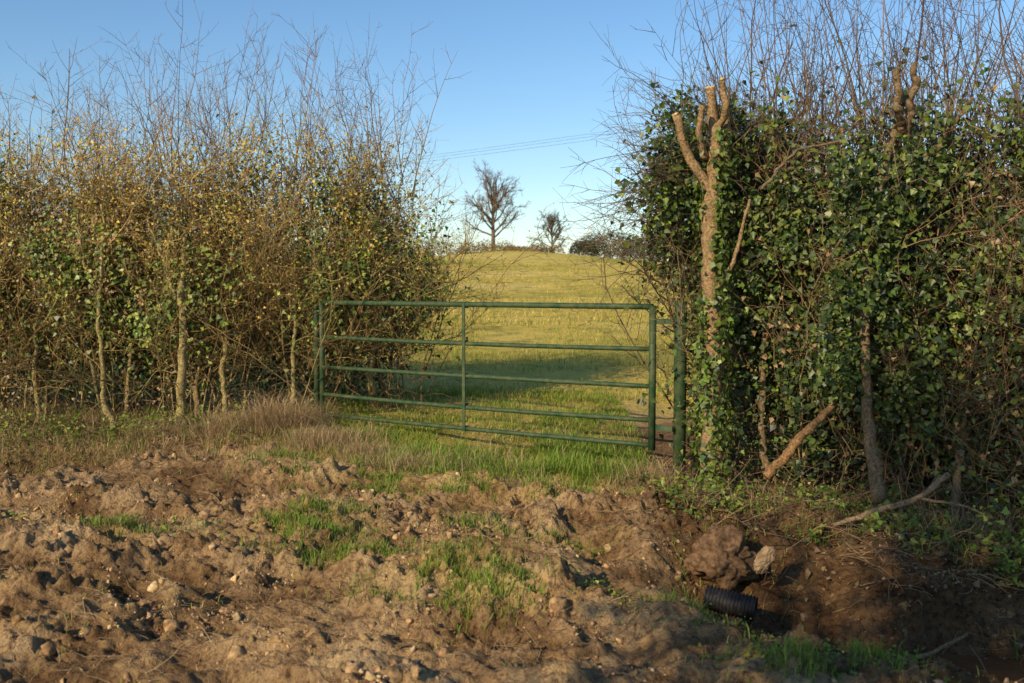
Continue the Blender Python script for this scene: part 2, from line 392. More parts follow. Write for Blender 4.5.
def post(name,x,y,r,ztop):
    e=Acc(); z0=gh(x,y)-.3
    zz=np.array([z0,ztop-.02,ztop-.006,ztop]); rr=np.array([r,r,r*.9,r*.6])
    pts=np.stack([np.full(4,x),np.full(4,y),zz],1)[None]; tubes(e,pts,rr[None],24,(.05,.1,.05),True)
    return obj(name,e,M_gate,None,True)
post('gate_post',1.385,8.17,.052,1.475)
post('gate_post',-2.02,10.27,.03,1.40)
LUMP[0]=True
# ---------------------------------------------------------------- hedges
SUN=np.array([-.55,-.70,.45])
def pathsample(pp,n,t=None):
    pp=np.array(pp,float); seg=np.linalg.norm(np.diff(pp,axis=0),axis=1); cum=np.r_[0,np.cumsum(seg)]
    s=(rng.random(n) if t is None else t)*cum[-1]
    x=np.interp(s,cum,pp[:,0]);y=np.interp(s,cum,pp[:,1])
    k=np.clip(np.searchsorted(cum,s)-1,0,len(seg)-1); d=np.diff(pp,axis=0)[k]/seg[k][:,None]
    nn=np.stack([d[:,1],-d[:,0]],1)
    return np.stack([x,y],1),nn,d
def hedge(name,pp,depth,H,nst,nthin,nbr,ntw,nfine,nshoot,shootL,leafz,barkc,twigc,shootc,inner,nbud=0,shootw=None,budc=None,sunb=.6,topv=None,stemH=(.6,.92),front=0,dk=.35,thick=.0085):
    root=empty(name)
    ba=Acc();ta=Acc();la=Acc()
    def base(n,t=None,dep=depth):
        p,nn,d=pathsample(pp,n,t); o=rng.uniform(-1,1,n)[:,None]*dep; p=p+nn*o
        return p
    def at(p,z): return np.stack([p[:,0],p[:,1],z],1)
    tv=topv if topv else (lambda x:1+0*x)
    n=nst; p=base(n,dep=depth*.75); P=at(p,gh(p[:,0],p[:,1],False)-.1)
    D=np.stack([rng.normal(0,.2,n),rng.normal(0,.15,n),np.ones(n)],1)
    Hs=H*rng.uniform(*stemH,n)*tv(p[:,0]); r=rng.uniform(.010,.032,n)
    st=grow(P,D,Hs,12,.15,.09); sr=taper(n,12,r,r*.4)*rng.uniform(.8,1.2,(n,12)); sr[:,0]*=1.35
    tubes(ba,st,sr,8,mixcol(n,barkc,.2),True)
    n=nthin; p=base(n); P=at(p,gh(p[:,0],p[:,1],False)-.05)
    D=np.stack([rng.normal(0,.35,n),rng.normal(0,.3,n),np.ones(n)],1)
    t2=grow(P,D,H*rng.uniform(.5,.95,n)*tv(p[:,0]),10,.17,.07); r=rng.uniform(.004,.011,n); t2r=taper(n,10,r,r*.4)
    tubes(ba,t2,t2r,5,mixcol(n,barkc,.25))
    p,d,r=spawn(st,sr,nbr,.3,1,.4,1.1); L=rng.uniform(.35,.95,nbr)
    b=grow(p,d,L,6,.17,.10); br=taper(nbr,6,np.clip(r*.55,.004,.014),.003)
    tubes(ba,b,br,5,mixcol(nbr,barkc,.25))
    n1=ntw//2; p,d,r=spawn(b,br,n1,.15,1,.4,1.2)
    q,e,r2=spawn(t2,t2r,ntw-n1,.25,1,.4,1.2); p=np.r_[p,q];d=np.r_[d,e]
    t3=grow(p,d,rng.uniform(.2,.65,ntw),5,.2,.08); t3r=taper(ntw,5,rng.uniform(.0022,.0042,ntw),.0012)
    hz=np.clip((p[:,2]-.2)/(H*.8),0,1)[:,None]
    tubes(ta,t3,t3r,3,mixcol(ntw,twigc,.25)*(dk+(1-dk)*hz))  # twig colour darkens towards the base, painting in the hedge's interior shade
    p,d,r=spawn(t3,t3r,nfine,.1,1,.5,1.2)
    t4=grow(p,d,rng.uniform(.08,.30,nfine),4,.2,.04); t4r=taper(nfine,4,rng.uniform(.0014,.0028,nfine),.0011)
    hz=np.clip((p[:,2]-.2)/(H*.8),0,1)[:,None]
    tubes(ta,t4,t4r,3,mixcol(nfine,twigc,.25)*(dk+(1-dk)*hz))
    if front: # tangled outer twigs on the face of the hedge
        p,nn,_=pathsample(pp,front); z=gh(p[:,0],p[:,1],False)+H*rng.uniform(.05,1,front)
        P=at(p+nn*rng.uniform(.3,.8,(front,1)),z); D=np.c_[nn*rng.uniform(.0,1,(front,1)),rng.uniform(.1,1.2,front)]+rng.normal(0,.55,(front,3))
        f1=grow(P,D,rng.uniform(.3,1.0,front),8,.16,.02); f1r=taper(front,8,rng.uniform(.002,.006,front),.0013)
        tubes(ta,f1,f1r,4,mixcol(front,twigc,.3))
        p,d,r=spawn(f1,f1r,front*7,.1,1,.4,1.2); tubes(ta,grow(p,d,rng.uniform(.06,.3,front*7),4,.18,.03),taper(front*7,4,.0018,.0011),3,mixcol(front*7,twigc,.3))
    if nshoot:
        t=rng.random(nshoot*4)
        w=shootw(t) if shootw else np.ones_like(t)
        t=t[rng.random(len(t))<w][:nshoot]; n=len(t)
        wv=shootw(t) if shootw else np.ones(n)
        p=base(n,t); P=at(p,gh(p[:,0],p[:,1],False)+H*rng.uniform(.5,.9,n))
        D=np.stack([rng.normal(0,.36,n),rng.normal(0,.25,n),np.ones(n)],1)
        L=shootL*rng.uniform(.3,1.0,n)*(.45+.55*wv)
        s=grow(P,D,L,8,.09,.03); r=rng.uniform(.003,thick,n); srr=taper(n,8,r,.0014)
        tubes(ta,s,srr,4,mixcol(n,shootc,.25))
        ns=n*8; p,d,r=spawn(s,srr,ns,.12,.95,.5,1.15)
        s2=grow(p,d,rng.uniform(.1,.5,ns),5,.13,.06); s2r=taper(ns,5,rng.uniform(.0018,.0034,ns),.0012)
        tubes(ta,s2,s2r,3,mixcol(ns,shootc,.25))
        ns2=n*16; p,d,r=spawn(s2,s2r,ns2,.1,1,.5,1.1)
        s3=grow(p,d,rng.uniform(.03,.14,ns2),3,.1,.04)
        tubes(ta,s3,taper(ns2,3,.0018,.0011),3,mixcol(ns2,shootc,.25))
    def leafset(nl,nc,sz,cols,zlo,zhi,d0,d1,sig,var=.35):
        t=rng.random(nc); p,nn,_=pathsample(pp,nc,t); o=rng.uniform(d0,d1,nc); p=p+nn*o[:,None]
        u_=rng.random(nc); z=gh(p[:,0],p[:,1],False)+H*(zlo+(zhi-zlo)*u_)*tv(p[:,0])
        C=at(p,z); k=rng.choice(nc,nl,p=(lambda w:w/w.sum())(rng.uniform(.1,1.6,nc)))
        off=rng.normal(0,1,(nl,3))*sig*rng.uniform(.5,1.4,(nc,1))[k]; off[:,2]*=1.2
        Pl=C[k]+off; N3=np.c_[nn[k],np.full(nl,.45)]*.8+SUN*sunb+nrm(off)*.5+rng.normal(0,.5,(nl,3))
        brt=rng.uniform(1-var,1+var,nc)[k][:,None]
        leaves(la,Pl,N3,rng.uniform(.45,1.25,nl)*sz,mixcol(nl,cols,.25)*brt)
    for a_ in leafz: leafset(*a_)
    if nbud:
        p,d,r=spawn(t3,t3r,nbud//2,.2,1,.3,1.2); q,e,_=spawn(t4,t4r,nbud-nbud//2,.2,1,.3,1.2)
        P=np.r_[p,q]; D=np.r_[d,e]; k=P[:,2]>H*rng.uniform(.36,.70,len(P)); P=P[k];D=D[k]
        leaves(la,P,D*.5+rng.normal(0,.5,P.shape)+SUN,rng.uniform(.013,.034,len(P)),mixcol(len(P),budc,.2),0,.8)
    nb=inner; p=base(nb,dep=depth*1.3); P=at(p,gh(p[:,0],p[:,1],False))
    D=np.stack([rng.normal(0,.6,nb),rng.normal(-.3,.6,nb),np.ones(nb)*1.1],1)
    s=grow(P,D,rng.uniform(.5,1.4,nb),9,.14,-.14); tubes(ta,s,taper(nb,9,rng.uniform(.002,.0045,nb),.0015),4,mixcol(nb,[(.24,.15,.08),(.32,.22,.12),(.14,.09,.06)],.2))
    obj('stems',ba,M_bark,root,True);obj('twigs',ta,M_twig,root);obj('leaves',la,M_leaf,root)
    return root
OL=[(.52,.38,.06),(.44,.35,.045),(.58,.41,.09),(.28,.29,.035)]
GR=[(.16,.24,.03),(.22,.29,.045),(.28,.30,.05),(.11,.17,.022)]
DG=[(.075,.12,.022),(.11,.155,.03),(.05,.085,.018),(.15,.18,.035)]
DK=[(.03,.055,.013),(.05,.08,.02),(.024,.042,.012)]  # darkest greens; in back leaf layers they paint the hedge's interior shade
BR=[(.26,.17,.075),(.34,.22,.10)]
def shw(t):
    x=-9+t*7.8
    return np.clip(.25+np.exp(-((x+3.3)/.75)**2)+1.*np.exp(-((x+1.5)/.9)**2)+.4*np.exp(-((x+4.7)/.4)**2),0,1)
hedge('hedgerow',[(-9.5,10.9),(-5,10.65),(-2.7,10.75),(-1.25,11.7)],.62,2.95,55,240,1400,15000,36000,320,2.1,
 [(30000,650,.034,OL,.50,.98,-.5,.70,.15),(12000,120,.052,GR+DG[:2],.30,.64,.35,.80,.15,.5),(4000,45,.05,DG,.45,.85,.1,.7,.15,.5),(26000,260,.065,DK+DG[:1],.03,.80,-.8,-.2,.25),(6000,150,.05,DG+DK,.10,.45,-.2,.6,.2),(7000,170,.04,BR,.05,.75,-.2,.75,.22)],  # includes a near-black back layer standing in for shade inside the hedge
 [(.27,.21,.09),(.18,.14,.07),(.31,.235,.10)],[(.46,.31,.12),(.52,.37,.14),(.32,.21,.09)],[(.20,.13,.08),(.27,.185,.10),(.15,.10,.07)],420,52000,shw,[(.52,.37,.07),(.42,.34,.06),(.6,.42,.12)],front=700)
tvr=lambda x:1+.45*fbm(np.asarray(x)*1.6,np.asarray(x)*0+3.3,3,55)
hedge('hedgerow',[(1.85,8.75),(2.7,8.1),(4.2,7.2),(6.5,5.8)],.62,2.95,75,250,1100,9000,18000,620,2.5,
 [(8000,120,.050,DG+GR[:1],.38,.92,.3,.90,.14,.5),(22000,240,.056,DG+DK,.24,.94,.0,.88,.17,.5),(26000,280,.07,DK,.03,.93,-.8,-.1,.25),(4000,70,.055,DG+DK,.08,.35,.2,.7,.2,.5),(5000,110,.05,BR+DK,.1,.8,.2,.8,.22)],  # includes a dark back layer added to block light and deepen the interior
 [(.21,.145,.08),(.13,.095,.06),(.26,.18,.095)],[(.28,.185,.09),(.34,.225,.11),(.17,.115,.07)],[(.16,.105,.07),(.21,.14,.085),(.12,.085,.06)],380,0,None,None,.15,tvr,front=650,thick=.012)
# hand-placed trunks ------------------------------------------------
def limb(acc,pl,r,k=12,col=(.18,.13,.08),S=26,lump=.14,wob=.010):
    pl=np.array(pl,float); t=np.linspace(0,1,len(pl)); tt=np.linspace(0,1,S)
    f=np.stack([np.interp(tt,t,pl[:,i]) for i in range(3)],1)
    for _ in range(2): f[1:-1]=.25*f[:-2]+.5*f[1:-1]+.25*f[2:]
    w=np.cumsum(rng.normal(0,wob,(S,3)),0); w-=w[0]+(w[-1]-w[0])*tt[:,None]; f=f+w*np.array([1,1,.3])
    rr=np.interp(tt,np.linspace(0,1,len(r)),r)*(1+rng.normal(0,lump,S)*.7)
    tubes(acc,f[None],rr[None],k,np.array([col]),True)
def px(x,y,d): return np.array([(x-512)/995*d,d,1.6+(286-y)/995*d])
tree=empty('pollarded_tree'); ta=Acc()
W=(.27,.18,.09)
limb(ta,[px(714,470,7.5),px(712,380,7.5),px(709,280,7.5),px(712,190,7.5)],[.085,.062,.058,.07],14,W,50,.10,.005)
for pl,r in [([px(712,196,7.5),px(692,165,7.5),px(674,118,7.45)],[.045,.034,.028]),([px(712,196,7.5),px(712,140,7.5),px(708,92,7.5)],[.06,.045,.036]),
             ([px(712,196,7.5),px(726,150,7.55),px(723,100,7.6)],[.045,.032,.026]),([px(704,160,7.5),px(698,130,7.4),px(701,108,7.35)],[.03,.026,.022]),([px(716,130,7.5),px(722,108,7.4),px(719,84,7.4)],[.028,.024,.022]),
             ([px(709,300,7.5),px(735,260,7.4),px(748,200,7.4)],[.022,.016,.01])]:
    limb(ta,pl,r,12,W,18,.10,.005)
obj('trunk',ta,M_bark,tree,True)
ca=Acc(); 
for p_,q_,r_ in [((674,118,7.45),(673,115.6,7.45),.027),((708,92,7.5),(708,89.5,7.5),.035),((723,100,7.6),(723,97.5,7.6),.025),((719,84,7.4),(719.5,81,7.4),.021)]:
    pts=np.stack([px(*p_),px(*q_)])[None]; tubes(ca,pts,np.array([[r_,r_*.95]]),12,np.array([[.55,.38,.20]]),True)
obj('cut_ends',ca,M_bark,tree)
iv=Acc(); itw=Acc()
n=3600; z=rng.uniform(.1,2.75,n); th=rng.uniform(0,6.28,n); rr=rng.uniform(.06,.18,n)
keep=rng.random(n)<(.05+.9*(fbm(th*1.2,z*2.2,2,91)>.05)); z=z[keep];th=th[keep];rr=rr[keep]
c0=px(711,300,7.5)
P=np.stack([c0[0]+rr*np.cos(th),c0[1]+rr*np.sin(th),z],1); leaves(iv,P,np.stack([np.cos(th),np.sin(th),th*0+.3],1)+rng.normal(0,.4,P.shape),rng.uniform(.03,.06,len(P)),mixcol(len(P),GR[:1]+DG,.25))
nc=80; C=np.array([px(rng.uniform(648,775),rng.uniform(115,340),rng.uniform(7.7,8.8)) for _ in range(nc)])
C=C[(C[:,2]>1.75)|(C[:,0]>1.55)]; nc=len(C)
n=8500; k=rng.integers(0,nc,n); P=C[k]+rng.normal(0,.125,(n,3))*rng.uniform(.5,1.5,(nc,1))[k]
leaves(iv,P,rng.normal(0,.6,(n,3))+np.array([-.3,-.7,.4]),rng.uniform(.025,.07,n),mixcol(n,GR[:1]+DG+DK,.3)*rng.uniform(.5,1.4,nc)[k][:,None])
n=420; P=C[rng.integers(0,nc,n)]; tw=grow(P,rng.normal(0,1,(n,3))+np.array([-.9,-.1,.3]),rng.uniform(.3,1.0,n),7,.13,-.01); twr=taper(n,7,.0042,.0013); tubes(itw,tw,twr,4,mixcol(n,[(.2,.14,.08),(.14,.1,.07)],.2))
p,d,r=spawn(tw,twr,3000,.2,1,.4,1.1); tubes(itw,grow(p,d,rng.uniform(.05,.25,3000),4,.15,.02),taper(3000,4,.0017,.0011),3,mixcol(3000,[(.2,.14,.08),(.14,.1,.07)],.2))
obj('ivy',iv,M_leaf,tree); obj('twigs',itw,M_twig,tree)
st=empty('coppiced_tree'); sa=Acc()
for pl,r in [([px(884,505,6.7),px(874,400,6.9),px(868,300,7.1),px(880,180,7.15),px(900,95,7.1)],[.05,.036,.03,.03,.026]),
  ([px(880,180,7.15),px(935,150,7.0),px(968,100,6.9)],[.024,.02,.012]),([px(868,300,7.2),px(845,200,7.3),px(838,130,7.3)],[.018,.014,.01]),
  ([px(900,140,7.1),px(888,110,6.9),px(893,72,6.9)],[.028,.026,.024]),([px(902,140,7.1),px(912,105,6.9),px(908,66,6.9)],[.026,.024,.020]),([px(960,540,6.8),px(965,400,7.1),px(985,280,7.3)],[.035,.026,.018]),
  ([px(770,480,7.7),px(765,380,7.8),px(775,250,7.9)],[.03,.022,.016]),([px(760,190,7.3),px(795,150,7.3),px(850,140,7.2)],[.012,.01,.006])]:
    limb(sa,pl,r,12,(.18,.125,.07),36,.12,.007)
obj('trunks',sa,M_bark,st,True)
iv2=Acc(); nc=45; C=np.array([px(rng.uniform(835,930),rng.uniform(150,430),rng.uniform(6.8,7.0)) for _ in range(nc)]); n=2800; k=rng.integers(0,nc,n)
leaves(iv2,C[k]+rng.normal(0,.075,(n,3)),rng.normal(0,.6,(n,3))+np.array([-.3,-.7,.4]),rng.uniform(.025,.065,n),mixcol(n,DG+DK,.3)*rng.uniform(.5,1.4,nc)[k][:,None]); obj('ivy',iv2,M_leaf,st)
ca=Acc(); limb(ca,[px(768,478,7.1),px(800,440,7.05),px(836,404,7.1)],[.038,.032,.024],12,(.24,.135,.06),30,.12,.006); obj('fallen_log',ca,M_bark,None,True)
fb=Acc(); limb(fb,[px(835,528,6.5),px(880,515,6.45),px(925,500,6.5),px(952,476,6.6)],[.014,.02,.022,.028],8,(.24,.165,.095),20)
limb(fb,[px(925,500,6.5),px(960,505,6.3),px(1000,520,6.2)],[.012,.01,.006],6,(.24,.165,.095),12); obj('fallen_branch',fb,M_bark,None,True)
fb=Acc(); q=[px(835,690,4.5),px(880,668,4.7),px(930,662,4.75),px(975,640,5.0)]
for v in q: v[2]=max(v[2],float(gh(v[0],v[1]))+.012)
limb(fb,q,[.006,.010,.011,.008],7,(.26,.17,.09),20,.1,.004); obj('fallen_branch',fb,M_bark,None,True)
lt=empty('hawthorn_tree'); la_=Acc()
for pl,r in [([px(112,440,9.9),px(100,380,9.9),px(98,290,9.9),px(104,205,10)],[.04,.026,.02,.010]),([px(98,290,9.9),px(84,250,9.9),px(80,215,9.9)],[.014,.012,.009]),([px(176,445,9.9),px(180,370,9.9),px(176,300,9.9),px(186,235,10)],[.055,.042,.034,.016]),([px(176,300,9.9),px(158,260,9.9),px(150,220,10)],[.02,.015,.01]),
  ([px(226,430,10.1),px(222,350,10.1),px(228,290,10.3)],[.03,.024,.016]),([px(372,395,11),px(376,320,11),px(372,260,11)],[.04,.03,.02]),([px(290,415,10.3),px(296,330,10.3),px(290,280,10.4)],[.026,.02,.014]),([px(32,440,10.1),px(42,350,10.1),px(38,290,10.2)],[.03,.022,.016])]:
    limb(la_,pl,r,10,(.30,.235,.10),34,.10,.010)
obj('trunks',la_,M_bark,lt,True)
# ---------------------------------------------------------------- distant trees
LUMP[0]=False
_main=rng
def bare(name,x,y,H,crown,n,seed,r0=.28,lean=0,col=(.14,.10,.07),kk=1.,lo=.3):
    global rng
    rng=np.random.default_rng(seed)
    a=Acc(); z=float(gh(x,y))-.3
    P=np.array([[x,y,z]]);D=np.array([[lean,0,1.]])
    t=grow(P,D,np.array([H*.62]),10,.03,0); tr=taper(1,10,r0,r0*.35); tubes(a,t,tr,8,np.array([col]))
    m_=n[0]; tt=np.linspace(lo,.98,m_)*9*.999; i=tt.astype(int); f=(tt-i)[:,None]; p=t[0,i]*(1-f)+t[0,i+1]*f
    az=np.arange(m_)*2.4+rng.normal(0,.3,m_); ev=np.linspace(.45,1.25,m_)+rng.normal(0,.12,m_)
    d=np.stack([np.cos(az)*np.cos(ev),np.sin(az)*np.cos(ev),np.sin(ev)],1)
    L=crown*.5*np.interp(np.linspace(0,1,m_),[0,.4,1],[1.0,1.05,.85])*rng.uniform(.85,1.1,m_)
    b=grow(p,d,L,8,.10,.05); br=taper(m_,8,.12*r0/.28,.045*kk); tubes(a,b,br,5,np.tile(col,(m_,1)))
    p,d,r=spawn(b,br,n[1],.2,1,.4,1.0); b2=grow(p,d,rng.uniform(.12,.26,n[1])*crown,6,.13,.05); b2r=taper(n[1],6,r*.6,.02*kk); tubes(a,b2,b2r,4,np.tile(col,(n[1],1)))
    p,d,r=spawn(b2,b2r,n[2],.15,1,.4,1.); b3=grow(p,d,rng.uniform(.05,.12,n[2])*crown,5,.15,.03); b3r=taper(n[2],5,.020*kk,.012*kk); tubes(a,b3,b3r,3,np.tile(col,(n[2],1)))
    if n[3]:
        p,d,r=spawn(b3,b3r,n[3],.1,1,.4,1); b4=grow(p,d,rng.uniform(.03,.06,n[3])*crown,3,.12,.02); tubes(a,b4,taper(n[3],3,.012*kk,.008*kk),3,np.tile(col,(n[3],1)))
    o=obj(name,a,M_twig); rng=_main; return o
bare('bare_tree',-2.2,118,9.8,8.4,(20,130,650,1500),9)
bare('bare_tree',4.9,122,4.9,4.8,(15,110,600,1800),5,.17,col=(.11,.09,.065),lo=.22)
db=Acc()
def dist_bush(acc,cxy,rx,h,n,cols,sz):
    x,y=cxy; th=rng.uniform(0,6.28,n); u_=rng.random(n)**.5
    X_=x+rx*u_*np.cos(th);Y_=y+rx*.6*u_*np.sin(th); zz=gh(X_,Y_)+h*np.sqrt(np.clip(1-u_**2,0,1))*rng.random(n)**.5*rng.uniform(.8,1.15,n)
    P=np.stack([X_,Y_,zz],1); leaves(acc,P,rng.normal(size=(n,3)),rng.uniform(.6,1.3,n)*sz,mixcol(n,cols,.25))
for x_,h_,r_ in [(8.3,1.8,1.8),(9.8,2.6,2.0),(11.5,3.4,2.4),(13.6,3.1,2.2),(15.7,2.8,2.4),(18,3.1,2.6),(21.5,2.6,2.6),(26,3.,3),(31,2.5,3)]:
    dist_bush(db,(x_,118+rng.uniform(-3,3)),r_,h_*1.1,1900,[(.07,.08,.03),(.11,.095,.045),(.14,.10,.055),(.045,.06,.022)],.18)
obj('distant_bushes',db,M_grass)
dh=Acc()
for x_ in np.arange(-40,6,1.0):
    hh_=(.5+.7*rng.random())*(1.0 if x_>-1 else (1.5 if x_>-7 else 2.4))
    dist_bush(dh,(x_,112+rng.uniform(-2.5,2.5)),1.3*rng.uniform(.7,1.3),hh_,420,[(.30,.19,.08),(.36,.24,.10),(.20,.15,.06)],.15)
obj('distant_hedge',dh,M_grass)
# ---------------------------------------------------------------- power line
pl=empty('power_line'); wr=Acc()
Pa=np.array([-61,150,15.0]);Pb=np.array([69,50,18.6])
dr=nrm(np.array([[ -100.,-130,0]]))[0]
for o_,dz in[(-.9,0),(0,.45),(.9,0)]:
    t=np.linspace(0,1,50)[:,None]; pts=Pa*(1-t)+Pb*t+dr*o_; pts[:,2]+=dz-3.0*4*(t[:,0]*(1-t[:,0]))*.35
    tubes(wr,pts[None],np.full((1,50),.013),5,(.05,.05,.05))
obj('wires',wr,M_wire,pl,True)
for Pp in(Pa,Pb):
    a=Acc(); zz=float(gh(Pp[0],Pp[1]))-1
    tubes(a,np.array([[[Pp[0],Pp[1],zz],[Pp[0],Pp[1],Pp[2]+.3]]]),np.array([[.17,.11]]),10,(.1,.08,.05),True)
    q=dr*1.1; tubes(a,np.array([[Pp-q-[0,0,.1],Pp+q-[0,0,.1]]]),np.array([[.06,.06]]),6,(.1,.08,.05),True)
    obj('utility_pole',a,M_wood)
# ---------------------------------------------------------------- grass
ga=Acc()
def gfield(n,x0,x1,y0,y1,h,w,cols,dens=None,lean=.5,powy=1.,acc=None,jit=.25):
    x=rng.uniform(x0,x1,n); y=y0+(y1-y0)*rng.random(n)**powy
    k=np.ones(n,bool)
    if dens is not None: k=rng.random(n)<dens(x,y)
    x=x[k];y=y[k];n=len(x)
    P=np.stack([x,y,gh(x,y)-.005],1)
    hh=h*rng.uniform(.4,1.2,n)
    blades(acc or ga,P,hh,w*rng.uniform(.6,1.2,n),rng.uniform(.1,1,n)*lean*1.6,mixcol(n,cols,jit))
GG=[(.20,.32,.04),(.26,.36,.055),(.15,.24,.03),(.32,.36,.08)]
OG=[(.52,.45,.08),(.64,.50,.12),(.40,.38,.06),(.68,.52,.18)]
ST=[(.60,.44,.24),(.50,.35,.18),(.66,.50,.29),(.38,.26,.13)]
tuft=lambda s,f,th:(lambda x,y:(fbm(x*f,y*f,3,s)>th)*.9+.08)
gfield(60000,-2.4,1.3,7.5,12.5,.10,.0032,GG+GG[:3]+OG[:2],lambda x,y:(1-soilmask(x,y))*(.25+.75*(fbm(x*1.8,y*1.8,3,71)>.0)),.7)
gfield(18000,-1.7,1.2,7.3,9.6,.18,.0034,GG,lambda x,y:(1-soilmask(x,y))*ss(.02,.12,fbm(x*2.4,y*2.4,3,72)),.6)
gfield(60000,-9,12,12,24,.10,.005,OG+GG[:2],tuft(73,.8,-.05),.6,1.3)
gfield(50000,-16,20,22,60,.12,.012,OG,tuft(74,.4,.0),.6,1.3)
gfield(2600,-1.7,1.1,7.6,9.8,.26,.0022,ST,lambda x,y:(1-soilmask(x,y))*ss(.0,.1,fbm(x*2.2,y*2.2,3,88)),.9)
def pdens(x,y):
    g=sum(G(x,y,a,b_,c*.95,d*.95) for a,b_,c,d in patches); return np.clip(g*1.4*(fbm(x*5,y*5,3,75)>-.01),0,1)
gfield(200000,-4.8,2.2,3.6,8.4,.09,.0026,GG,pdens,.6)
gfield(16000,-5,3,3.6,9,.06,.002,GG+OG,lambda x,y:(fbm(x*3,y*3,3,76)>.10)*.6,.7)
gfield(26000,-8,-1.8,9.0,10.6,.13,.003,GG+OG[:1]+ST,lambda x,y:.75*(fbm(x*2.2,y*2.2,3,78)>-.04),.9)
gfield(9000,1,5.5,4.2,8.2,.12,.003,GG,lambda x,y:.8*(fbm(x*2.2,y*2.2,3,79)>.06)*ss(-.2,.3,(y-(6.15-.55*x))),.6)
obj('grass',ga,M_grass)
da=Acc()
for (tx,ty,n,h,s) in [(-2.3,9.6,900,.48,.13),(-2.05,9.75,500,.42,.10),(-2.8,9.5,500,.34,.14),(-1.6,9.3,500,.24,.15),(-1.3,8.8,500,.22,.15),(-3.4,9.6,300,.30,.13),(-.6,8.4,250,.2,.2),(1.15,8.0,500,.34,.12),(.9,7.9,250,.20,.15),(-2.6,6.5,500,.12,.2),(-1.9,9.1,500,.26,.15),(-1.0,8.3,400,.2,.15),(.1,7.7,300,.18,.15),(1.9,7.4,400,.35,.3),(3.0,6.6,500,.35,.3),(-6,9.9,500,.35,.6),(-4.5,9.9,500,.35,.6),(-2.2,8.6,400,.2,.2),(-3.6,9.3,500,.2,.3),(-2.9,9.0,400,.18,.2)]:
    x=rng.normal(tx,s,n);y=rng.normal(ty,s*.6,n); P=np.stack([x,y,gh(x,y)-.01],1)
    blades(da,P,h*rng.uniform(.4,1.2,n),.0020*rng.uniform(.6,1.3,n),rng.uniform(.2,1.9,n),mixcol(n,ST,.2))
n=9000; x=rng.uniform(-5,3.8,n);y=3.4+rng.random(n)*6; k=rng.random(n)<.15+.85*(fbm(x*1.4,y*1.4,3,81)>.05); x=x[k];y=y[k]
x=np.r_[x,rng.uniform(-6,-1.2,1800)]; y=np.r_[y,rng.normal(9.35,.25,1800)]; n=len(x)
P=np.stack([x,y,gh(x,y)+.006],1); th=rng.uniform(0,6.28,n); D=np.stack([np.cos(th),np.sin(th),rng.uniform(-.1,.55,n)],1)
s=grow(P,D,rng.uniform(.04,.24,n),6,.22,-.05); s[:,:,2]=np.maximum(s[:,:,2],gh(s[:,:,0],s[:,:,1])+.002)
tubes(da,s,taper(n,6,rng.uniform(.0010,.0022,n),.0008),3,mixcol(n,ST+[(.2,.13,.08),(.15,.10,.06)],.2))
obj('dry_grass',da,M_grass)
lt_=Acc()
n=5000; x=rng.uniform(.9,5,n); y=8.5-.55*x+rng.normal(-.2,.7,n); P=np.stack([x,y,gh(x,y)+.008],1)
leaves(lt_,P,np.array([[0,0,1.]])+rng.normal(0,.5,(n,3)),rng.uniform(.02,.05,n),mixcol(n,[(.22,.145,.075),(.30,.20,.09),(.14,.09,.055)],.2),0)
n=5500; x=rng.uniform(-8,-1.8,n); y=9.8+rng.normal(0,.45,n); P=np.stack([x,y,gh(x,y)+.008],1)
leaves(lt_,P,np.array([[0,0,1.]])+rng.normal(0,.5,(n,3)),rng.uniform(.02,.05,n),mixcol(n,[(.22,.15,.08),(.28,.19,.09),(.14,.10,.06)],.2),0)
n=600; x=rng.uniform(1.2,5,n); y=8.0-.55*x+rng.normal(-.3,.7,n)
x=np.r_[x,rng.uniform(-7,-2,350)];y=np.r_[y,rng.normal(9.7,.25,350)]; n=len(x); P=np.stack([x,y,gh(x,y)+.02],1); th=rng.uniform(0,6.28,n)
s=grow(P,np.stack([np.cos(th),np.sin(th),rng.uniform(0,.9,n)],1),rng.uniform(.15,.8,n),7,.2,-.09); s[:,:,2]=np.maximum(s[:,:,2],gh(s[:,:,0],s[:,:,1])+.004)
tubes(lt_,s,taper(n,7,rng.uniform(.0015,.005,n),.0012),4,mixcol(n,[(.18,.12,.07),(.26,.18,.10),(.12,.08,.05)],.2))
obj('leaf_litter',lt_,M_twig)
we=Acc()
def weeds(cx,cy,sx,sy,nc,nl,h,sz,cols=GR):
    x=rng.normal(cx,sx,nc);y=rng.normal(cy,sy,nc);z=gh(x,y); k=rng.integers(0,nc,nl)
    hh=h*rng.uniform(.3,1.2,nc)
    P=np.stack([x,y,z],1)[k]+np.c_[rng.normal(0,.05,(nl,2)),(rng.random(nl)*hh[k])]
    leaves(we,P,np.array([[0,-.3,1.]])+rng.normal(0,.5,(nl,3)),sz*rng.uniform(.5,1.2,nl),mixcol(nl,cols,.25),.2,.9)
weeds(1.35,7.35,.22,.15,40,900,.22,.045,DG+GR)
weeds(1.9,7.05,.35,.2,50,1000,.20,.045,DG+GR)
weeds(2.6,6.6,.4,.25,40,700,.2,.045,DG+GR)
weeds(3.3,6.0,.35,.25,40,700,.35,.05)
weeds(1.35,4.35,.22,.12,45,450,.06,.028)
weeds(.45,5.1,.2,.1,25,160,.04,.022)
weeds(1.0,4.9,.3,.2,25,200,.05,.025)
weeds(-2.5,6.5,.2,.12,25,220,.06,.028)
weeds(-3.9,9.75,.5,.15,40,700,.22,.045)
weeds(-3.0,9.7,.4,.15,30,500,.2,.04)
weeds(-5.0,9.8,.5,.15,30,500,.2,.04)
weeds(.95,7.7,.25,.15,25,350,.12,.035)
weeds(-3.2,6.9,.3,.15,20,150,.05,.025)
